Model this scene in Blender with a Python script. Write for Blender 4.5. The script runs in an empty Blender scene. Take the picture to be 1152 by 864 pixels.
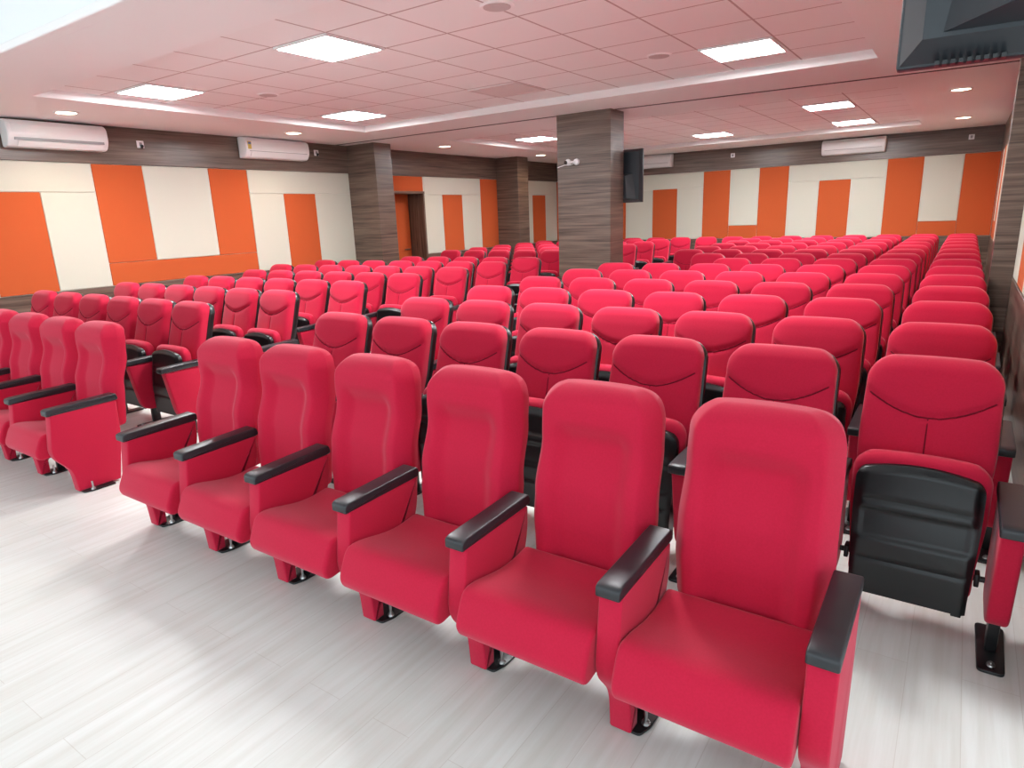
import bpy, bmesh, math, random
from mathutils import Matrix, Vector
from mathutils.bvhtree import BVHTree
random.seed(7)
C = bpy.context.scene
COL = C.collection
D = bpy.data
PI = math.pi

# ------------------------------------------------------------------ camera, world, exposure
cam = D.cameras.new('camera'); cam_o = D.objects.new('camera', cam); COL.objects.link(cam_o)
FW = Vector((-0.5509953, 0.7958947, -0.2509100)); RT = Vector((0.8270126, 0.5609884, -0.0366363)); UP = Vector((-0.1115989, 0.2276921, 0.9673169))
cam_o.matrix_world = Matrix(((RT.x, UP.x, -FW.x, 0), (RT.y, UP.y, -FW.y, 0), (RT.z, UP.z, -FW.z, 1.5892), (0, 0, 0, 1)))
cam.sensor_width = 36.0; cam.lens = 730.95 / 1152 * 36.0; cam.clip_start = 0.05; cam.clip_end = 100
C.camera = cam_o

DAYLIGHT = 2.15         # daylight reaching the hall through the open stage side
PANEL_POWER = 84.0       # LED ceiling panels
SPOT_POWER = 42.0        # warm downlights
w = D.worlds.new('daylight'); C.world = w; w.use_nodes = True
w.node_tree.nodes['Background'].inputs[0].default_value = (0.80, 0.93, 1.0, 1)
w.node_tree.nodes['Background'].inputs[1].default_value = DAYLIGHT
C.view_settings.view_transform = 'Standard'; C.view_settings.look = 'None'
C.view_settings.gamma = 1.0; C.view_settings.use_curve_mapping = False
C.view_settings.exposure = 0.0
try:
    C.cycles.max_bounces = 10; C.cycles.diffuse_bounces = 6; C.cycles.use_denoising = True
except Exception: pass

# ------------------------------------------------------------------ materials
def srgb(r, g, b):
    f = lambda c: (c / 12.92 if c <= 0.04045 else ((c + 0.055) / 1.055) ** 2.4)
    return (f(r / 255), f(g / 255), f(b / 255), 1)
class NT:
    def __init__(s, name):
        s.m = D.materials.new(name); s.m.use_nodes = True
        s.t = s.m.node_tree; s.b = s.t.nodes['Principled BSDF']
    def n(s, kind, **kw):
        x = s.t.nodes.new(kind)
        for k, v in kw.items(): setattr(x, k, v)
        return x
    def l(s, a, b): s.t.links.new(a, b)
    def bump(s, height, strength, dist=0.01):
        bp = s.n('ShaderNodeBump'); bp.inputs['Strength'].default_value = strength; bp.inputs['Distance'].default_value = dist
        s.l(height, bp.inputs['Height']); s.l(bp.outputs[0], s.b.inputs['Normal'])
    def pos(s, sx, sy, sz):
        g = s.n('ShaderNodeNewGeometry'); v = s.n('ShaderNodeVectorMath', operation='MULTIPLY')
        v.inputs[1].default_value = (sx, sy, sz); s.l(g.outputs['Position'], v.inputs[0]); return v.outputs[0]
    def obj(s, sx, sy, sz):
        g = s.n('ShaderNodeTexCoord'); v = s.n('ShaderNodeVectorMath', operation='MULTIPLY')
        v.inputs[1].default_value = (sx, sy, sz); s.l(g.outputs['Object'], v.inputs[0]); return v.outputs[0]
    def noise(s, vec, scale, detail=3, rough=0.5):
        x = s.n('ShaderNodeTexNoise'); x.inputs['Scale'].default_value = scale; x.inputs['Detail'].default_value = detail
        x.inputs['Roughness'].default_value = rough; s.l(vec, x.inputs['Vector']); return x.outputs['Fac']
    def ramp(s, fac, stops):
        r = s.n('ShaderNodeValToRGB'); e = r.color_ramp.elements
        while len(e) < len(stops): e.new(0.5)
        for el, (p, c) in zip(e, stops): el.position = p; el.color = c
        s.l(fac, r.inputs[0]); return r.outputs[0]
    def set(s, **kw):
        for k, v in kw.items(): s.b.inputs[k.replace('_', ' ')].default_value = v
        return s
def plain(name, col, rough=0.5, spec=0.5, metal=0.0):
    x = NT(name); x.set(Base_Color=col, Roughness=rough, Metallic=metal); x.b.inputs['Specular IOR Level'].default_value = spec
    return x.m
def fabric(name, dark, light, sheen, scale=900, bump=0.05):
    x = NT(name); v = x.obj(1, 1, 1)
    c = x.ramp(x.noise(v, 160, 3), [(0.3, dark), (0.7, light)]); x.l(c, x.b.inputs['Base Color'])
    x.set(Roughness=0.85); x.b.inputs['Specular IOR Level'].default_value = 0.25
    x.b.inputs['Sheen Weight'].default_value = sheen; x.b.inputs['Sheen Roughness'].default_value = 0.45
    x.b.inputs['Sheen Tint'].default_value = (1, .8, .85, 1)
    x.bump(x.noise(v, scale, 2), bump, 0.002)
    return x.m
M_RED = fabric('red_upholstery', srgb(186, 19, 54), srgb(193, 22, 59), 0.22)
M_ORANGE = fabric('orange_acoustic_fabric', srgb(190, 86, 43), srgb(194, 90, 46), 0.0, 500, 0.05)
M_CREAM = fabric('cream_acoustic_fabric', srgb(201, 199, 184), srgb(205, 203, 189), 0.0, 500, 0.05)
def black_plastic(name, col, rough):
    x = NT(name); v = x.obj(1, 1, 1); x.set(Base_Color=col, Roughness=rough); x.bump(x.noise(v, 700, 2), 0.08, 0.001); return x.m
M_SEAM = plain('seam_shade_red', srgb(112, 10, 32), 0.8, 0.2)  # red darkened so the cord carries the seam's shadow in its colour
M_BLACK = black_plastic('black_plastic', srgb(14, 14, 16), 0.34)
M_PAD = black_plastic('armrest_plastic', srgb(38, 39, 43), 0.36)
M_STEEL = plain('bolt_steel', srgb(190, 190, 190), 0.28, 0.5, 1.0)
M_LEG = plain('black_painted_steel', srgb(24, 24, 26), 0.35)
def wood(name, sx, sy, sz, rough=0.33):
    x = NT(name)
    a = x.noise(x.pos(sx, sy, sz), 1.0, 6, 0.62)
    b = x.noise(x.pos(sx * 2.2, sy * 2.2, sz * 3.5), 1.0, 3, 0.5)
    mx = x.n('ShaderNodeMath', operation='MULTIPLY_ADD'); x.l(b, mx.inputs[0]); mx.inputs[1].default_value = 0.35; 
    sb = x.n('ShaderNodeMath', operation='MULTIPLY'); x.l(a, sb.inputs[0]); sb.inputs[1].default_value = 0.7; x.l(sb.outputs[0], mx.inputs[2])
    c = x.ramp(mx.outputs[0], [(0.36, srgb(52, 40, 34)), (0.44, srgb(84, 68, 59)), (0.54, srgb(104, 86, 75)), (0.68, srgb(126, 107, 95))])
    x.l(c, x.b.inputs['Base Color']); x.set(Roughness=rough); x.bump(a, 0.05, 0.01)
    return x.m
M_WOOD = wood('dark_wood_laminate', 0.8, 0.8, 24)
M_DOORWOOD = wood('dark_door_veneer', 22, 22, 0.8)
M_WALL = plain('painted_wall', srgb(225, 222, 214), 0.8)
M_WHITE = plain('white_plastic', srgb(238, 238, 238), 0.3)
M_GREY = plain('grey_plastic', srgb(150, 150, 152), 0.4)
M_OUTLET = plain('outlet_plastic', srgb(196, 194, 194), 0.45)
M_DARK = plain('painted_shade_and_plug', srgb(30, 28, 27), 0.6)  # painted shade of the ceiling line, also the socket plugs
M_CEIL = plain('ceiling_paint', srgb(244, 242, 241), 0.75)
M_FASCIA = plain('fascia_paint', srgb(240, 243, 245), 0.7)
def tiles():
    x = NT('ceiling_tiles'); g = x.n('ShaderNodeNewGeometry'); s = x.n('ShaderNodeSeparateXYZ'); x.l(g.outputs['Position'], s.inputs[0])
    def line(out, off, step):
        a = x.n('ShaderNodeMath', operation='SUBTRACT'); x.l(out, a.inputs[0]); a.inputs[1].default_value = off - 40 * step
        m = x.n('ShaderNodeMath', operation='PINGPONG'); x.l(a.outputs[0], m.inputs[0]); m.inputs[1].default_value = step / 2
        c = x.n('ShaderNodeMath', operation='LESS_THAN'); x.l(m.outputs[0], c.inputs[0]); c.inputs[1].default_value = 0.0085
        return c.outputs[0]
    mx = x.n('ShaderNodeMath', operation='MAXIMUM'); x.l(line(s.outputs[0], -1.48, .635), mx.inputs[0]); x.l(line(s.outputs[1], 3.59, .62), mx.inputs[1])
    c = x.ramp(mx.outputs[0], [(0, srgb(243, 240, 239)), (1, srgb(190, 168, 165))]); x.l(c, x.b.inputs['Base Color']); x.set(Roughness=0.8)
    x.bump(x.noise(x.pos(1, 1, 1), 260, 2), 0.1, 0.002)
    return x.m
M_TILE = tiles()
def floor_mat():
    x = NT('pale_vinyl_planks')
    g = x.n('ShaderNodeNewGeometry'); mp = x.n('ShaderNodeMapping'); mp.inputs['Rotation'].default_value = (0, 0, PI / 2)
    x.l(g.outputs['Position'], mp.inputs[0])
    br = x.n('ShaderNodeTexBrick'); x.l(mp.outputs[0], br.inputs['Vector']); br.inputs['Scale'].default_value = 1.0
    br.inputs['Brick Width'].default_value = 1.2; br.inputs['Row Height'].default_value = 0.16; br.inputs['Mortar Size'].default_value = 0.0012
    br.inputs['Color1'].default_value = srgb(224, 224, 219); br.inputs['Color2'].default_value = srgb(228, 228, 224); br.inputs['Mortar'].default_value = srgb(212, 209, 202)
    gr = x.noise(x.pos(26, 1.3, 1), 1.0, 5, 0.6)
    rp = x.ramp(gr, [(0.32, srgb(232, 228, 221)), (0.62, srgb(255, 255, 255))])
    mx = x.n('ShaderNodeMix', data_type='RGBA', blend_type='MULTIPLY'); mx.inputs[0].default_value = 0.55
    x.l(br.outputs['Color'], mx.inputs[6]); x.l(rp, mx.inputs[7]); x.l(mx.outputs[2], x.b.inputs['Base Color'])
    x.set(Roughness=0.36); x.b.inputs['Specular IOR Level'].default_value = 0.4; x.bump(gr, 0.03, 0.005)
    return x.m
M_FLOOR = floor_mat()
def emit(name, col, s):
    x = NT(name); x.set(Base_Color=(1, 1, 1, 1)); x.b.inputs['Emission Color'].default_value = col; x.b.inputs['Emission Strength'].default_value = s; return x.m
M_LED = emit('led_diffuser', (0.95, 0.98, 1.0, 1), PANEL_POWER)
M_WARM = emit('warm_lamp', (1.0, 0.80, 0.55, 1), 14.0)
M_GRILLE = plain('speaker_mesh', srgb(196, 186, 184), 0.6)
M_SCREEN = plain('dark_glass', srgb(10, 11, 13), 0.08)
M_TVBACK = plain('tv_case', srgb(38, 42, 47), 0.42)
M_TVEDGE = plain('tv_bevel', srgb(92, 104, 118), 0.3)
M_LABEL_Y = plain('label_yellow', srgb(214, 190, 90), 0.5)
M_LABEL_B = plain('label_blue', srgb(90, 120, 170), 0.5)
M_DIMLED = plain('unlit_diffuser', srgb(222, 208, 206), 0.6)

# ------------------------------------------------------------------ mesh helpers
def obj(name, bm, mat, parent=None, loc=None, sharp=35, smooth=True):
    me = D.meshes.new(name); bmesh.ops.recalc_face_normals(bm, faces=bm.faces); bm.to_mesh(me); bm.free()
    for f in me.polygons: f.use_smooth = smooth
    if smooth: me.set_sharp_from_angle(angle=math.radians(sharp))
    me.materials.append(mat)
    o = D.objects.new(name, me); COL.objects.link(o)
    if parent: o.parent = parent
    if loc: o.location = loc
    return o
def empty(name, loc, label=None, cat=None, group=None, rz=0):
    o = D.objects.new(name, None); COL.objects.link(o); o.location = loc; o.rotation_euler = (0, 0, rz); o.empty_display_size = .1
    if label: o['label'] = label; o['category'] = cat
    if group: o['group'] = group
    return o
def tag(o, label, cat, group=None):
    o['label'] = label; o['category'] = cat
    if group: o['group'] = group
    return o
def box(bm, x0, x1, y0, y1, z0, z1, bev=0.0, seg=2):
    r = bmesh.ops.create_cube(bm, size=1.0)
    vs = r['verts']
    for v in vs: v.co = Vector(((x0 + x1) / 2 + v.co.x * (x1 - x0), (y0 + y1) / 2 + v.co.y * (y1 - y0), (z0 + z1) / 2 + v.co.z * (z1 - z0)))
    if bev > 0:
        es = list({e for v in vs for e in v.link_edges})
        bmesh.ops.bevel(bm, geom=es, offset=bev, segments=seg, affect='EDGES', profile=0.5)
    return bm
def boxm(*a, **k): return box(bmesh.new(), *a, **k)
def cyl(bm, p0, p1, r0, r1=None, n=20):
    p0, p1 = Vector(p0), Vector(p1); r1 = r0 if r1 is None else r1
    d = p1 - p0; M = Matrix.Translation((p0 + p1) / 2) @ d.to_track_quat('Z', 'Y').to_matrix().to_4x4()
    bmesh.ops.create_cone(bm, cap_ends=True, segments=n, radius1=r0, radius2=r1, depth=d.length, matrix=M); return bm
def round_poly(pts, rads, seg=4):
    out = []; n = len(pts)
    if not hasattr(rads, '__len__'): rads = [rads] * n
    for i in range(n):
        p = Vector(pts[i]); a = (Vector(pts[i - 1]) - p); b = (Vector(pts[(i + 1) % n]) - p); r = rads[i]
        if r <= 0: out.append(p); continue
        ka = min(r, a.length * .45); kb = min(r, b.length * .45); A = p + a.normalized() * ka; B = p + b.normalized() * kb
        for k in range(seg + 1):
            t = k / seg; out.append(A * (1 - t) ** 2 + p * 2 * t * (1 - t) + B * t * t)
    return out
def inset(poly, a):
    n = len(poly); ar = sum(poly[i - 1].x * poly[i].y - poly[i].x * poly[i - 1].y for i in range(n)); s = 1 if ar > 0 else -1
    out = []
    for i in range(n):
        d = (poly[(i + 1) % n] - poly[i - 1]); d = d.normalized() if d.length > 1e-9 else Vector((1, 0)); out.append(poly[i] + Vector((-d.y, d.x)) * s * a)
    return out
def prof(poly, x0, x1, r=0.0, seg=4, axis='x', bm=None):
    """closed profile (y,z) swept along x from x0 to x1 with rounded ends of radius r"""
    bm = bm or bmesh.new(); secs = []
    if r > 0:
        for k in range(seg + 1): th = PI / 2 * k / seg; secs.append((x0 + r - r * math.cos(th), r * (1 - math.sin(th))))
        secs += [(x0 + x1 - x, i) for x, i in reversed(secs)]
    else: secs = [(x0, 0), (x1, 0)]
    rings = []
    for x, i in secs:
        pl = inset(poly, i) if i > 1e-6 else poly
        rings.append([bm.verts.new((x, p.x, p.y) if axis == 'x' else ((p.x, x, p.y) if axis == 'y' else (p.x, p.y, x))) for p in pl])
    n = len(poly)
    for a, b in zip(rings, rings[1:]):
        for i in range(n): bm.faces.new((a[i - 1], a[i], b[i], b[i - 1]))
    bm.faces.new(rings[0]); bm.faces.new(list(reversed(rings[-1])))
    return bm
def lerp_tab(tab, z):
    if z <= tab[0][0]: return tab[0][1]
    for (a, va), (b, vb) in zip(tab, tab[1:]):
        if z <= b:
            t = (z - a) / (b - a); t = t * t * (3 - 2 * t) if len(tab) > 2 else t
            return va + (vb - va) * t
    return tab[-1][1]
def cushion(z0, z1, W, T, Yc, R, r, rb=0.03, crown=0.0, detail=None, NF=48, NB=12, NZ=64, n=5.0, bolster=False):
    """upright pad: half width W(z), half thickness T, centre line Yc(z); R top corner radius, r edge rounding"""
    zs = []
    for k in range(NZ + 1):
        t = k / NZ; zs.append(z0 + (z1 - z0) * (0.5 - 0.5 * math.cos(PI * (0.12 + 0.88 * t)) - (0.5 - 0.5 * math.cos(PI * .12))) / (1 - (0.5 - 0.5 * math.cos(PI * .12))))
    bm = bmesh.new(); rings = []
    for z in zs:
        wd = W(z); t = T
        if z > z1 - R: q = (z - (z1 - R)) / R; wd = wd - R + R * math.sqrt(max(0, 1 - q * q))
        if z > z1 - r: q = (z - (z1 - r)) / r; t = T - r + r * math.sqrt(max(0, 1 - q * q))
        if z < z0 + rb: q = (z0 + rb - z) / rb; t = t - rb * .8 + rb * .8 * math.sqrt(max(0, 1 - q * q)); wd -= rb * .5 * (1 - math.sqrt(max(0, 1 - q * q)))
        yc = Yc(z); ring = []
        for j in range(NF + 1):
            u = math.sin(PI / 2 * (-1 + 2 * j / NF) * 0.999) if False else (lambda s: s * (1.5 - .5 * s * s))(-1 + 2 * j / NF)
            e = max(0, 1 - abs(u) ** n) ** (1 / n)
            if bolster:
                a = abs(u); e = 1 - .05 * (a / .80) ** 2 if a < .80 else .95 * (1 - ((a - .80) / .20) ** 1.35)
            x = wd * u; y = yc - t * e
            if detail: y += detail(x, z) * e
            ring.append(bm.verts.new((x, y, z - crown * (x / .23) ** 2 * max(0, (z - z0) / (z1 - z0)))))
        for j in range(1, NB):
            u = (lambda s: s * (1.5 - .5 * s * s))(1 - 2 * j / NB); e = max(0, 1 - abs(u) ** n) ** (1 / n)
            x = wd * u; ring.append(bm.verts.new((x, yc + t * e, z - crown * (x / .23) ** 2 * max(0, (z - z0) / (z1 - z0)))))
        rings.append(ring)
    m = len(rings[0])
    for a, b in zip(rings, rings[1:]):
        for i in range(m): bm.faces.new((a[i - 1], a[i], b[i], b[i - 1]))
    bm.faces.new(rings[0]); bm.faces.new(list(reversed(rings[-1])))
    return bm
def sstep(a, b, x): t = min(1, max(0, (x - a) / (b - a))); return t * t * (3 - 2 * t)

# ------------------------------------------------------------------ the hall
XL, XR, YB, ZC, ZP, ZS, ZB, ZW, ZT = -8.99, 0.405, 15.35, 2.85, 2.395, 2.055, 0.90, 1.185, 2.93
def struct(name, bm, mat, parent=None, smooth=False):
    o = obj(name, bm, mat, parent, smooth=smooth)
    o['kind'] = 'structure'
    return o
struct('floor', boxm(-12, 4, -4.5, 15.6, -0.12, 0.0), M_FLOOR)
# side wall with air conditioners, with a doorway between its two piers
DY0, DY1, DZ = 9.30, 10.13, 2.085
bm = bmesh.new()
box(bm, XL - .5, XL, -0.5, DY0, 0, 3.0); box(bm, XL - .5, XL, DY0, DY1, DZ, 3.0); box(bm, XL - .5, XL, DY1, YB + .25, 0, 3.0)
wl = struct('wall_left', bm, M_WALL)
wb = struct('wall_back', boxm(XL, XR + .3, YB, YB + .25, 0, 3.0), M_WALL)
wr = struct('wall_right', boxm(XR, XR + .3, 2.25, YB, 0, 3.0), M_WALL)
def panel(wall, side, a, b, z0, z1, mat, name):
    g = 0.0025; t = 0.014
    if side == 'L': bm = boxm(XL, XL + t, a + g, b - g, z0 + g, z1 - g, bev=.004, seg=1)
    elif side == 'R': bm = boxm(XR - t, XR, a + g, b - g, z0 + g, z1 - g, bev=.004, seg=1)
    else: bm = boxm(a + g, b - g, YB - t, YB, z0 + g, z1 - g, bev=.004, seg=1)
    return struct(name, bm, mat, wall)
def O(wall, s, a, b, z0=ZB, z1=ZP): panel(wall, s, a, b, z0, z1, M_ORANGE, 'orange_wall_panel')
def W_(wall, s, a, b, z0=ZB, z1=ZP): panel(wall, s, a, b, z0, z1, M_CREAM, 'cream_wall_panel')
def short(wall, s, e):   # cream frieze above a cream / short orange / cream bay
    W_(wall, s, e[0], e[-1], ZS, ZP)
    for i, (a, b) in enumerate(zip(e, e[1:])): (O if i % 2 else W_)(wall, s, a, b, ZB, ZS)
def raised(wall, s, a, b, c, d):  # orange / raised cream / orange with an orange apron
    O(wall, s, a, b, ZW if s == 'L' else ZB); W_(wall, s, b, c, ZW); O(wall, s, c, d, ZW if s == 'L' else ZB)
    if s == 'L': O(wall, s, a, d, ZB, ZW)
    else: O(wall, s, b, c, ZB, ZW)
short(wl, 'L', [2.23, 2.84, 3.45, 4.06]); raised(wl, 'L', 4.06, 4.68, 5.60, 6.22); short(wl, 'L', [6.22, 6.83, 7.45, 8.22])
raised(wl, 'L', 0.1, .72, 1.62, 2.23)
O(wl, 'L', 8.60, 10.13, DZ + .03, ZP); O(wl, 'L', 8.60, 9.28, ZB, DZ + .03); short(wl, 'L', [10.16, 10.71, 11.36, 12.02]); O(wl, 'L', 12.02, 12.66)
short(wl, 'L', [13.05, 14.17, 14.78, 15.33])
k = YB / 14.95
bx = [v * k for v in (-8.74, -8.0, -7.4, -6.82, -6.14, -5.55, -4.95, -4.36, -3.75, -3.16, -2.57, -1.99, -1.38, -.78, -.16)] + [XR - .02]
bx[0] = XL + .02
O(wb, 'B', bx[0], bx[1]); W_(wb, 'B', bx[1], bx[2]); O(wb, 'B', bx[2], bx[3]); short(wb, 'B', bx[3:7]); raised(wb, 'B', *bx[6:10]); short(wb, 'B', bx[9:13]); raised(wb, 'B', *bx[12:16])
y = YB - .02
for i, stepv in enumerate((.62, .62, .62)): pass
edges = [15.33, 14.7, 14.07, 13.44, 12.81, 12.18, 11.55, 10.92, 10.29, 9.66, 9.03, 8.40, 7.44]
edges = edges[::-1]
short(wr, 'R', edges[0:4]); raised(wr, 'R', *edges[3:7]); short(wr, 'R', edges[6:10]); raised(wr, 'R', *edges[9:13])
short(wr, 'R', [5.41, 6.03, 6.65, 7.27]); raised(wr, 'R', 3.0, 3.62, 4.79, 5.41)
# wood band under the ceiling and wood skirting below the panels
def wood_run(wall, s, a, b):
    for nm, z0, z1, t in (('wood_band', ZP + .004, ZC + .06, .024), ('wood_skirting', 0.0, ZB - .004, .02)):
        if s == 'L': bm = boxm(XL, XL + t, a, b, z0, z1, bev=.003, seg=1)
        elif s == 'R': bm = boxm(XR - t, XR, a, b, z0, z1, bev=.003, seg=1)
        else: bm = boxm(a, b, YB - t, YB, z0, z1, bev=.003, seg=1)
        struct(nm, bm, M_WOOD, wall)
wood_run(wl, 'L', 0.0, 8.24); wood_run(wl, 'L', 8.56, 9.24)
struct('wood_band', boxm(XL, XL + .024, 9.24, 12.70, ZP + .004, ZC + .06), M_WOOD, wl); struct('wood_skirting', boxm(XL, XL + .02, 10.16, 12.70, 0, ZB - .004), M_WOOD, wl)
wood_run(wl, 'L', 13.0, YB); wood_run(wb, 'B', XL, XR); wood_run(wr, 'R', 2.25, YB)
# doorway: orange leaf deep in a dark timber lining
d1 = struct('door_1', boxm(XL - .44, XL - .40, DY0, DY1, 0, DZ), M_ORANGE)
struct('door_lining', boxm(XL - .40, XL + .012, DY1 - .015, DY1 + .03, 0, DZ + .03), M_DOORWOOD, d1)
struct('door_lining', boxm(XL - .40, XL + .012, DY0 - .03, DY0 + .015, 0, DZ + .03), M_DOORWOOD, d1)
struct('door_head', boxm(XL - .40, XL + .02, DY0 - .03, DY1 + .03, DZ - .012, DZ + .03), M_WOOD, d1)
bm = bmesh.new(); cyl(bm, (XL - .40, DY1 - .12, 1.0), (XL - .34, DY1 - .12, 1.0), .012); cyl(bm, (XL - .345, DY1 - .13, 1.0), (XL - .345, DY1 - .26, 1.0), .011)
struct('door_handle', bm, M_STEEL, d1)
# piers and pilaster
struct('pillar_centre', boxm(-4.66, -3.87, 8.0, 8.40, 0, ZC + .02, bev=.006), M_WOOD)
struct('pillar_near_wall', boxm(XL, -8.31, 8.22, 8.62, 0, ZC + .02, bev=.006), M_WOOD)
struct('pillar_far_wall', boxm(XL, -8.39, 12.65, 13.08, 0, ZC + .02, bev=.006), M_WOOD)
struct('pillar_side_wall', boxm(.222, XR, 7.28, 7.43, 0, ZC + .02, bev=.006), M_WOOD)
# ceiling: two recessed tiled trays in a plain soffit, and the higher stage ceiling with its fascia
TR = [(-7.45, -0.83, 2.97, 7.22), (-7.38, -0.83, 9.1, 13.95)]
bm = bmesh.new(); Z1 = ZC + .3
xa, xb = XL - .3, XR + .3
box(bm, xa, xb, 2.26, 2.97, ZC, Z1); box(bm, xa, xb, 7.22, 9.1, ZC, Z1); box(bm, xa, xb, 13.95, YB + .25, ZC, Z1)
for t in TR: box(bm, xa, t[0], t[2], t[3], ZC, Z1); box(bm, t[1], xb, t[2], t[3], ZC, Z1)
ce = struct('ceiling', bm, M_CEIL)
for t in TR: struct('tile_field', boxm(t[0], t[1], t[2], t[3], ZT, Z1 - .01), M_TILE, ce)
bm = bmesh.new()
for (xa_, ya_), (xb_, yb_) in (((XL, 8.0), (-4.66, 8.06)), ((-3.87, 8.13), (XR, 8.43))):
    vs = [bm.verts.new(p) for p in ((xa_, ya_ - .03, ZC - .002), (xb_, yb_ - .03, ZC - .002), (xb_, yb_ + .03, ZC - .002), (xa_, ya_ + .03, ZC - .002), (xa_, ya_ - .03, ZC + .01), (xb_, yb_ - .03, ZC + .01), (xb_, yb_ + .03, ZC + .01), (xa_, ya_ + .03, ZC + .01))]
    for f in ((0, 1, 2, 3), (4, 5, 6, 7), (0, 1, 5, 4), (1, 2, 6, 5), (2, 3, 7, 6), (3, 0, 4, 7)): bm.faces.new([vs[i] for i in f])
struct('painted_shadow_strip', bm, M_DARK, ce)  # flat dark strip, the shade of a ceiling groove painted as colour
fa = struct('trim_1', boxm(xa, 4.0, 2.20, 2.32, ZC + .055, 3.7), M_FASCIA)
struct('fascia_lip', boxm(xa, 4.0, 2.185, 2.30, ZC - .002, ZC + .055, bev=.01), M_CEIL, fa)
struct('ceiling_stage', boxm(-9.5, 4.0, -4.5, 2.2, 3.6, 3.75), M_CEIL)

# ------------------------------------------------------------------ seats
S, ROW, Y1 = 0.56, 0.8484, 2.92 - 0.29
AX = 0.28
# --- folded theatre seat, rows behind the front
W1 = lambda z: lerp_tab([(.34, .205), (.70, .228), (.90, .224), (1.0, .218)], z)
Y1c = lambda z: .16 + .12 * (z - .34) + .198 * max(0, z - .55) ** 1.15
SEAM = lambda x: .783 + .068 * (abs(x) / .19) ** 1.8
def det1(x, z):
    zs = SEAM(x)
    d = -.013 * sstep(zs - .004, zs + .035, z) * (1 - .7 * sstep(.9, 1.0, z))    # head cushion stands proud
    d += .004 * math.exp(-((z - zs) / .016) ** 2)
    if z < zs: d += .006 * math.exp(-(x / .016) ** 2) * sstep(zs, zs - .03, z) - .010 * (1 - (x / .24) ** 2) * sstep(.36, .6, z)
    return d
def seam1():  # thin cords laid on the pad, their dark colour painting the seam shadow
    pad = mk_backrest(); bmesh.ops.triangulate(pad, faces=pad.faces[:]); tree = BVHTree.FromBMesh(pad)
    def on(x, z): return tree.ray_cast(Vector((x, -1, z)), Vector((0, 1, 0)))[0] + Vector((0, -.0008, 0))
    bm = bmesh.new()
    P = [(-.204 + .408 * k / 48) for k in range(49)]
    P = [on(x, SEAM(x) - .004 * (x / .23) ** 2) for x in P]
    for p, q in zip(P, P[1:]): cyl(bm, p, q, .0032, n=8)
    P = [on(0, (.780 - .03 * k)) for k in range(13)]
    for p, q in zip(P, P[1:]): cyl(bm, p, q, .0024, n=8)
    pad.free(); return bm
def mk_backrest(): return cushion(.34, 1.0, W1, .052, Y1c, .085, .045, crown=.008, detail=det1, NF=64, NZ=72)
def mk_shell(): return cushion(.33, .985, lambda z: W1(z) + .006, .034, lambda z: Y1c(z) + .052, .085, .03, crown=.008, NF=20, NZ=30)
def arm_panel1():
    pl = round_poly([(-.165, .53), (-.105, .17), (-.05, .13), (.15, .13), (.205, .20), (.205, .53)], [.01, .05, .05, .05, .05, .01], 5)
    return prof(pl, -.034, .034, .012, 3)
def arm_pad():
    pl = round_poly([(-.19, .523), (-.19, .556), (-.17, .563), (.215, .575), (.225, .54), (.215, .532)], [.006, .012, .02, .012, .01, .006], 4)
    return prof(pl, -.039, .039, .006, 3)
def leg1():
    bm = boxm(-.018, .018, -.032, .032, .012, .30, bev=.006); box(bm, -.012, .012, -.05, .06, .20, .30, bev=.004); return bm
def plate1(): return prof(round_poly([(-.04, -.155), (.04, -.155), (.045, .155), (-.045, .155)], .02, 4), 0.0, .012, .003, 2, axis='z')
def bolt(x, y, h=.026):
    bm = bmesh.new(); cyl(bm, (x, y, .006), (x, y, .017), .016, .013, 16); cyl(bm, (x, y, .015), (x, y, .022), .011, n=6); cyl(bm, (x, y, .02), (x, y, h), .006, n=10); return bm
def pan1():
    # underside of the tipped-up seat: black moulded tray with ribs
    bm = bmesh.new(); NX, NZ = 44, 56; z0, z1 = .125, .625; rings = []
    def yf(x, z):
        y = .004 - .075 * sstep(.62, .30, z) * .55
        a = sstep(.195, .165, abs(x))
        if .35 < z < .47: y += .012 * a * sstep(.35, .362, z) * sstep(.47, .458, z)
        y += .006 * a * (math.exp(-((z - .50) / .008) ** 2) + math.exp(-((z - .27) / .008) ** 2))
        y += .02 * sstep(.595, .625, z) + .014 * sstep(.17, .2, abs(x)) 
        return y
    for i in range(NZ + 1):
        z = z0 + (z1 - z0) * i / NZ; wd = .192 + .012 * sstep(.15, .5, z)
        if z > z1 - .055: q = (z - (z1 - .055)) / .055; wd = wd - .055 + .055 * math.sqrt(max(0, 1 - q * q))
        f = [bm.verts.new((wd * (-1 + 2 * j / NX), yf(wd * (-1 + 2 * j / NX), z), z + .018 * (1 - (2 * j / NX - 1) ** 2) * sstep(.45, .625, z))) for j in range(NX + 1)]
        yb = .046 - .01 * sstep(.62, .30, z)
        b = [bm.verts.new((wd * (1 - 2 * j / 8), yb, z + .018 * (1 - (2 * j / 8 - 1) ** 2) * sstep(.45, .625, z))) for j in range(9)]
        rings.append(f + b)
    m = len(rings[0])
    for a, b in zip(rings, rings[1:]):
        for i in range(m): bm.faces.new((a[i - 1], a[i], b[i], b[i - 1]))
    bm.faces.new(rings[0]); bm.faces.new(list(reversed(rings[-1])))
    for s in (-1, 1): box(bm, s * .165 - .016, s * .165 + .016, -.03, .03, .112, .135, bev=.003)
    return bm
def seatcush1():
    return cushion(.15, .672, lambda z: .205 + .018 * sstep(.2, .5, z), .045, lambda z: .076 + .012 * sstep(.3, .65, z), .075, .04, crown=.012, NF=24, NZ=36, n=4)
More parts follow.
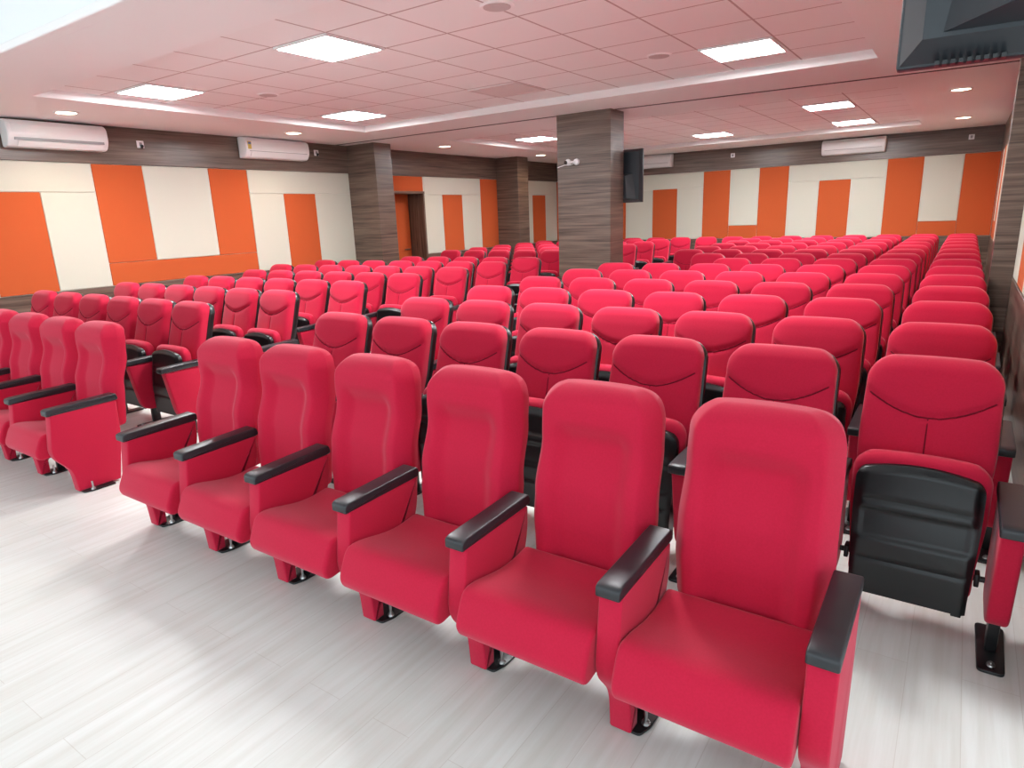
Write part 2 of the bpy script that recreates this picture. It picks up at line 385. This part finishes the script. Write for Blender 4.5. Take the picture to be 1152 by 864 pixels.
def hinge(q):
    bm = bmesh.new(); cyl(bm, (q * .18, .07, .235), (q * .240, .07, .235), .011, n=14); box(bm, q * .215 - .008, q * .215 + .008, .045, .095, .21, .26, bev=.004)
    return bm
# --- front-row seat, fixed open
W0 = lambda z: lerp_tab([(.33, .228), (.52, .242), (.80, .236), (1.0, .231)], z)
Y0c = lambda z: lerp_tab([(.33, .228), (.46, .238), (.60, .252), (.80, .305), (.92, .318), (1.0, .335)], z)
def det0(x, z):
    a = abs(x); neck = sstep(.89, .79, z)
    d = .033 * neck * sstep(.168, .095, a)
    d -= .014 * sstep(.80, .90, z) * (1 - .8 * sstep(.93, 1.0, z))
    return d
def mk_backrest0(): return cushion(.33, 1.003, W0, .072, lambda z: Y0c(z) + .01, .095, .055, crown=.012, detail=det0, NF=64, NZ=72, bolster=True)
def mk_shell0(): return cushion(.36, .93, lambda z: W0(z) - .02, .03, lambda z: Y0c(z) + .055, .085, .03, NF=20, NZ=26)
def seatcush0():
    pl = round_poly([(.185, .29), (.185, .385), (.03, .366), (-.16, .408), (-.215, .400), (-.262, .295), (-.248, .255), (-.225, .246), (.0, .27)], [.03, .03, .12, .06, .035, .03, .02, .02, .05], 5)
    return prof(pl, -.240, .240, .015, 4)
def pan0():
    pl = round_poly([(.19, .262), (.19, .305), (-.16, .282), (-.20, .262), (-.16, .245)], .012, 3); return prof(pl, -.225, .225, .01, 2)
def arm_panel0(end=False):
    front = [(-.168, .53), (-.205, .27), (-.108, .15), (-.098, 0.010)]; fr = [.012, .06, .05, .004]
    if end: pl = round_poly(front + [(.15, 0.010), (.205, .30), (.21, .53)], fr + [.006, .06, .01], 6)
    else: pl = round_poly(front + [(-.045, 0.010), (-.04, .17), (.12, .20), (.205, .42), (.21, .53)], fr + [.004, .02, .05, .05, .01], 6)
    return prof(pl, -.037, .037, .008, 3)
def post0():
    bm = boxm(-.016, .016, .01, .06, .008, .24, bev=.004); box(bm, -.012, .012, -.02, .04, .15, .24); return bm
def plate0():
    return prof(round_poly([(-.036, -.085), (.06, -.085), (.078, -.03), (.078, .10), (-.045, .10), (-.047, -.02)], .012, 3), 0.0, .010, .003, 2, axis='z')
def hinge0(q): return boxm(q * .232 - .008, q * .232 + .006, .06, .17, .22, .36, bev=.004)
LIB = {}
def part(key, maker, mat):
    if key not in LIB:
        o = obj(key[1], maker(), mat, sharp=40); LIB[key] = o.data; D.objects.remove(o)
    return LIB[key]
def put(key, maker, mat, parent, loc=(0, 0, 0)):
    o = D.objects.new(key[1], part(key, maker, mat)); COL.objects.link(o); o.parent = parent; o.location = loc; return o
def make_arm(root, x, kind, end=False):
    if kind == 1:
        a = put((1, 'arm_panel'), arm_panel1, M_RED, root, (x, 0, 0))
        put((1, 'armrest_pad'), arm_pad, M_PAD, a)
        l = put((1, 'leg'), leg1, M_LEG, root, (x, 0, 0)); put((1, 'foot_plate'), plate1, M_LEG, l)
        put((1, 'bolt'), lambda: bolt(0, -.115), M_STEEL, l)
    else:
        a = put((0, 'arm_panel'), arm_panel0, M_RED, root, (x, 0, 0)) if not end else put((2, 'arm_panel'), lambda: arm_panel0(True), M_RED, root, (x, 0, 0))
        if not end: put((0, 'support_post'), post0, M_LEG, a)
        put((1, 'armrest_pad'), arm_pad, M_PAD, a)
        put((0, 'foot_plate'), plate0, M_LEG, a); put((0, 'bolt'), lambda: bolt(.058, -.03, .062), M_STEEL, a)
def make_seat(kind, ends):
    root = empty('auditorium_seat', (0, 0, 0))
    if kind == 1:
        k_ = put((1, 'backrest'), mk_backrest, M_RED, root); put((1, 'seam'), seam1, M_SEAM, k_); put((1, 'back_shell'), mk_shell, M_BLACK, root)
        s = put((1, 'seat_cushion'), seatcush1, M_RED, root); put((1, 'seat_pan'), pan1, M_BLACK, s)
        [put((q, 'hinge'), lambda: hinge(1 if q == 3 else -1), M_BLACK, root) for q in (3, 4)]
    else:
        put((0, 'backrest'), mk_backrest0, M_RED, root); put((0, 'back_shell'), mk_shell0, M_BLACK, root)
        s = put((0, 'seat_cushion'), seatcush0, M_RED, root); put((0, 'seat_pan'), pan0, M_BLACK, s)
        [put((q, 'hinge'), lambda: hinge0(1 if q == 5 else -1), M_BLACK, root) for q in (5, 6)]
    make_arm(root, -AX, kind)
    if ends: make_arm(root, AX, kind, True)
    return root
PROTO = {}
def copy_tree(o, parent=None):
    c = o.copy(); COL.objects.link(c); c.parent = parent
    for ch in kids[o]: copy_tree(ch, c)
    return c
kids = {}
def remember(o): kids[o] = list(o.children); [remember(c) for c in kids[o]]
def seat(kind, ends, x, y, label, group):
    key = (kind, ends)
    if key not in PROTO:
        bpy.context.view_layer.update(); r = make_seat(kind, ends); remember(r); PROTO[key] = r
    else: r = copy_tree(PROTO[key])
    r.location = (x, y, 0); r.rotation_euler = (0, 0, math.radians(random.uniform(-.5, .5)) if kind else 0)
    r['label'] = label; r['category'] = 'seat'; r['group'] = group
    return r
NTH = ['front', 'second', 'third', 'fourth', 'fifth', 'sixth', 'seventh', 'eighth', 'ninth', 'tenth', 'eleventh', 'twelfth']
def row_words(j):
    return ['front row', 'second row', 'third row', 'fourth row', 'fifth row', 'sixth row', 'seventh row', 'eighth row', 'ninth row', 'sixth-last row', 'fifth-last row', 'fourth-last row', 'third-last row', 'next-to-last row', 'last row'][j]
def place(i, n, edge, other):
    if i == 0: return 'end seat at ' + edge
    if i == n - 1: return 'end seat at ' + other
    return NTH[i] + ' seat from ' + edge
RX, LX = -0.0391, -5.2197
BR, BL = 'pilaster-side block', 'air-conditioner-side block'
for i in range(6):
    seat(0, i == 0, RX - .406 - i * S, 1.67, 'open high-backed red seat, front row of %s, %s' % (BR, place(i, 6, 'pilaster side', 'aisle')), 'open front-row seats, pilaster block')
for i in range(5):
    seat(0, i == 0, LX + .49 - i * S, 1.67, 'open high-backed red seat, front row of %s, %s' % (BL, 'aisle end seat' if i == 0 else NTH[i] + ' from aisle'), 'open front-row seats, air conditioner block')
RN = {7: 5, 8: 6, 14: 12}
for j in range(1, 15):
    n = RN.get(j, 7)
    for i in range(n):
        pos = place(i, n, 'wall', 'aisle' if j != 14 else 'row end')
        lab = 'folded red seat, %s of %s, %s' % (row_words(j), BR, pos) if j != 14 else 'folded red seat, last row along striped back wall, ' + pos
        seat(1, i == 0, RX - i * S, Y1 + (j - 1) * ROW, lab, 'folded seats, pilaster block' if j != 14 else 'folded seats, last row')
LN = {5: 7, 6: 7, 7: 5, 8: 0, 14: 0}
for j in range(1, 15):
    n = LN.get(j, 6)
    for i in range(n):
        seat(1, i == 0, LX - i * S, Y1 + (j - 1) * ROW, 'folded red seat, %s of %s, %s' % (row_words(j) if j < 8 else ['first', 'second', 'third', 'fourth', 'fifth'][j - 9] + ' row behind cross aisle', BL, place(i, n, 'aisle', 'wall')), 'folded seats, air conditioner block')

# ------------------------------------------------------------------ lamps
def led_panel(x0, y0, label, lit=True):
    r = empty('ceiling_light', (x0 + .3175, y0 + .31, ZT), label, 'ceiling light', 'square ceiling light panels')
    bm = bmesh.new(); a, b, f = .31, .302, .022
    box(bm, -a, a, -b, -b + f, -.016, .0); box(bm, -a, a, b - f, b, -.016, .0); box(bm, -a, -a + f, -b + f, b - f, -.016, .0); box(bm, a - f, a, -b + f, b - f, -.016, .0)
    obj('frame', bm, M_WHITE if lit else M_DIMLED, r, smooth=False)
    obj('diffuser', boxm(-a + f, a - f, -b + f, b - f, -.012, -.002), M_LED if lit else M_DIMLED, r, smooth=False)
gx = lambda k: -1.48 - .635 * k; gy = lambda k: 3.59 + .62 * k
led_panel(gx(5), gy(0), 'lit square ceiling panel largest in view, middle of the near tiled tray')
led_panel(gx(9), gy(0), 'lit square ceiling panel above the first wall air conditioner')
led_panel(gx(9) + .12, gy(4), 'lit square ceiling panel above the second wall air conditioner')
led_panel(gx(1), gy(4), 'lit square ceiling panel in near tray, beside its wood pilaster end')
led_panel(gx(1), gy(0), 'lit square ceiling panel of near tray beside the hanging television')
led_panel(gx(5), gy(4), 'unlit square ceiling panel in near tray before the central pillar', False)
led_panel(gx(9) + .22, gy(11), 'lit square ceiling panel just beside the central pillar top')
led_panel(gx(5) + .19, gy(15) - .22, 'lit square ceiling panel in far tray behind the central pillar')
led_panel(gx(1), gy(11), 'lit square ceiling panel of far tray, nearer of the pilaster-side pair')
led_panel(gx(1), gy(15), 'lit square ceiling panel of far tray over the back air conditioner')
def downlight(x, y, label):
    r = empty('downlight', (x, y, ZC), label, 'downlight', 'round warm downlights')
    bm = bmesh.new(); N = 32; pr_ = [(.118, 0), (.122, -.006), (.112, -.012), (.098, -.010), (.094, .0)]
    rings = [[bm.verts.new((q * math.cos(2 * PI * k / N), q * math.sin(2 * PI * k / N), z)) for k in range(N)] for q, z in pr_]
    for a, b in zip(rings, rings[1:]):
        for k in range(N): bm.faces.new((a[k - 1], a[k], b[k], b[k - 1]))
    obj('trim_ring', bm, M_WHITE, r)
    bm = bmesh.new(); cyl(bm, (0, 0, -.008), (0, 0, -.001), .096, n=32); obj('lens', bm, M_WARM, r)
    l = D.lights.new('spot', 'SPOT'); l.energy = SPOT_POWER; l.color = (1, .80, .56); l.spot_size = math.radians(140); l.spot_blend = .8; l.shadow_soft_size = .09
    lo = D.objects.new('spot', l); COL.objects.link(lo); lo.parent = r; lo.location = (0, 0, -.03)
downlight(-8.22, 3.57, 'round warm downlight above the first air conditioner')
downlight(-8.12, 6.47, 'round warm downlight above the second air conditioner')
downlight(-7.98, 9.68, 'round warm downlight over the doorway wall')
downlight(-7.9, 12.85, 'round warm downlight beside the far wall pillar')
downlight(-.23, 9.95, 'warm downlight near pilaster wall, nearer of the pair')
downlight(-.23, 13.37, 'warm downlight near pilaster wall, closer to back wall')
def ceiling_speaker(x, y, label):
    r = empty('ceiling_speaker', (x, y, ZT), label, 'ceiling speaker', 'round ceiling speakers')
    bm = bmesh.new(); cyl(bm, (0, 0, -.008), (0, 0, 0), .105, .115, n=32); obj('rim', bm, M_CEIL, r)
    bm = bmesh.new(); cyl(bm, (0, 0, -.011), (0, 0, -.007), .092, n=32); obj('grille', bm, M_GRILLE, r)
ceiling_speaker(-2.72, 3.92, 'round ceiling speaker grille in near tray at the picture top edge'.replace('at the picture top edge', 'between two bright panels'))
ceiling_speaker(-2.45, 6.05, 'round ceiling speaker grille beside panel nearest the pilaster')
ceiling_speaker(-6.3, 4.75, 'round ceiling speaker grille beside panel above first air conditioner')

# ------------------------------------------------------------------ air conditioners
def aircon(name_label, origin, rz, L=1.14, open_flap=False, sticker=False):
    """local: wall plane at y=0, unit projects to -y, length along x"""
    r = empty('air_conditioner', origin, name_label, 'air conditioner', 'wall air conditioners', rz)
    pl = round_poly([(0, 0), (0, .295), (-.13, .295), (-.195, .25), (-.205, .10), (-.15, .015), (-.10, 0)], [.005, .01, .05, .05, .05, .04, .02], 5)
    obj('body', prof(pl, -L / 2, L / 2, .02, 4), M_WHITE, r)
    bm = prof(round_poly([(-.19, .115), (-.198, .115), (-.203, .16), (-.199, .235), (-.16, .283), (-.15, .28)], .004, 2), -L / 2 + .045, L / 2 - .045, .004, 2)
    obj('front_cover', bm, M_WHITE, r)
    obj('outlet', boxm(-L / 2 + .06, L / 2 - .06, -.2065, -.12, .070 if open_flap else .092, .098), M_GREY, r)
    if open_flap: pl = [(-.165, .012), (-.222, .062), (-.228, .056), (-.172, .004)]
    else: pl = [(-.202, .092), (-.158, .022), (-.164, .017), (-.209, .09)]
    obj('flap', prof([Vector(p) for p in pl], -L / 2 + .085, L / 2 - .085, 0), M_WHITE, r)
    if sticker:
        s = obj('energy_label', boxm(-L / 2 + .03, -L / 2 + .085, -.2085, -.19, .12, .225), M_LABEL_Y, r)
        obj('label_band', boxm(-L / 2 + .034, -L / 2 + .081, -.2095, -.2, .185, .215), M_LABEL_B, s)
aircon('white wall air conditioner with open flap, near the hall front', (XL + .024, 3.70, 2.53), PI / 2, L=1.05, open_flap=True)
aircon('white wall air conditioner with energy sticker, beside the wall pillar', (XL + .024, 6.69, 2.55), PI / 2, sticker=True)
aircon('white air conditioner on back wall, partly behind the pillar television', (-6.37, YB - .024, 2.545), 0)
aircon('white air conditioner on back wall, fully visible near the pilaster', (-2.04, YB - .024, 2.53), 0)
def socket(loc, rz, label, flex=False):
    r = empty('wall_socket', loc, label, 'wall socket', 'small white wall boxes', rz)
    obj('plate', boxm(-.045, .045, -.014, 0, -.045, .045, bev=.005), M_WHITE, r)
    obj('switch_rocker', boxm(-.018, .018, -.021, -.012, -.024, .024, bev=.003), M_GREY, r)
    if flex:
        bm = bmesh.new(); cyl(bm, (0.01, -.03, -.02), (.0, -.03, -.05), .018, .014, 14); cyl(bm, (.012, -.014, -.018), (.01, -.034, -.022), .016); obj('plug', bm, M_DARK, r)
socket((XL + .024, 4.70, 2.655), PI / 2, 'white socket with plug, right after first air conditioner'.replace('right after', 'between the two side-wall units beside'), True)
socket((XL + .024, 7.55, 2.70), PI / 2, 'white socket with plug, between second air conditioner and wall pillar', True)
socket((-4.44, YB - .024, 2.695), 0, 'white switch box on back wall wood band, between air conditioners')
socket((-.10, YB - .024, 2.68), 0, 'white switch box on back wall wood band, at pilaster corner')

# ------------------------------------------------------------------ televisions and camera
def tv(origin, rz, label, W, H, bracket):
    """local: screen faces +y, case back faces -y; origin at bottom centre of the set"""
    r = empty('television', origin, label, 'television', None, rz)
    def fr(y0, y1, in0, in1, zo=0):
        bm = bmesh.new(); A = []
        for y, i in ((y0, in0), (y1, in1)):
            A.append([bm.verts.new(p) for p in ((-W / 2 + i, y, i), (W / 2 - i, y, i), (W / 2 - i, y, H - i), (-W / 2 + i, y, H - i))])
        for k in range(4): bm.faces.new((A[0][k - 1], A[0][k], A[1][k], A[1][k - 1]))
        bm.faces.new(A[0]); bm.faces.new(A[1]); return bm
    bz = fr(-.005, .03, 0, 0); bmesh.ops.bevel(bz, geom=bz.edges[:], offset=.005, segments=2, affect='EDGES', profile=.5)
    obj('bezel', bz, M_TVBACK, r)
    obj('screen', boxm(-W / 2 + .02, W / 2 - .02, .028, .033, .025, H - .02), M_SCREEN, r, smooth=False)
    obj('back_case', fr(-.05, -.004, .038, .004), M_TVBACK, r, smooth=False)
    bm = bmesh.new(); A = [[(-W * .44, .045), (W * .44, .045), (W * .40, H * .55), (-W * .40, H * .55)], [(-W * .36, .060), (W * .36, .060), (W * .34, H * .5), (-W * .34, H * .5)]]
    R_ = [[bm.verts.new((x, y, z)) for x, z in ring] for ring, y in zip(A, (-.048, -.13))]
    for k_ in range(4): bm.faces.new((R_[0][k_ - 1], R_[0][k_], R_[1][k_], R_[1][k_ - 1]))
    bm.faces.new(R_[0]); bm.faces.new(R_[1]); obj('connector_housing', bm, M_TVBACK, r, smooth=False)
    bm = bmesh.new()
    for q in range(9): box(bm, -W / 2 + .06 + q * .012, -W / 2 + .067 + q * .012, -.03, .0, -.003, .004)
    obj('vent_grille', bm, M_BLACK, r, smooth=False)
    if bracket == 'pole':
        bm = boxm(-.14, .14, -.11, -.08, H * .3, H * .7, bev=.004); cyl(bm, (0, -.13, H * .5), (0, -.13, 3.6 - origin[2]), .025); box(bm, -.05, .05, -.13, -.09, H * .42, H * .58); obj('mount', bm, M_BLACK, r)
    else: obj('mount', boxm(-.2, .2, -.14, -.06, H * .3, H * .65, bev=.004), M_BLACK, r)
    return r
tv((.409, 1.52, 1.822), math.radians(3), 'large black television hanging from the stage ceiling, seen from behind', 1.10, .64, 'pole')
tv((-4.28, 8.55, 1.70), 0, 'black television on the far face of the central pillar', 1.24, .69, 'wall')
cc = empty('security_camera', (-4.40, 8.0, 2.245), 'small white security camera on the central pillar front', 'camera')
bm = bmesh.new(); cyl(bm, (.04, 0, 0), (.04, -.03, 0), .042, .036, 24); obj('mount', bm, M_WHITE, cc)
bm = bmesh.new(); cyl(bm, (.035, -.03, 0), (-.02, -.075, -.005), .014); bmesh.ops.create_uvsphere(bm, u_segments=24, v_segments=16, radius=.042, matrix=Matrix.Translation((-.045, -.085, -.005))); obj('camera_head', bm, M_WHITE, cc)
bm = bmesh.new(); cyl(bm, (-.055, -.105, -.008), (-.062, -.130, -.010), .026, .024, 20); obj('lens', bm, M_SCREEN, cc)
bm = bmesh.new(); pts = [(.03, -.008, -.01), (-.06, -.006, -.035), (-.14, -.006, -.03), (-.255, -.006, -.055)]
for a, b in zip(pts, pts[1:]): cyl(bm, a, b, .005, n=8)
obj('cable', bm, M_WHITE, cc)
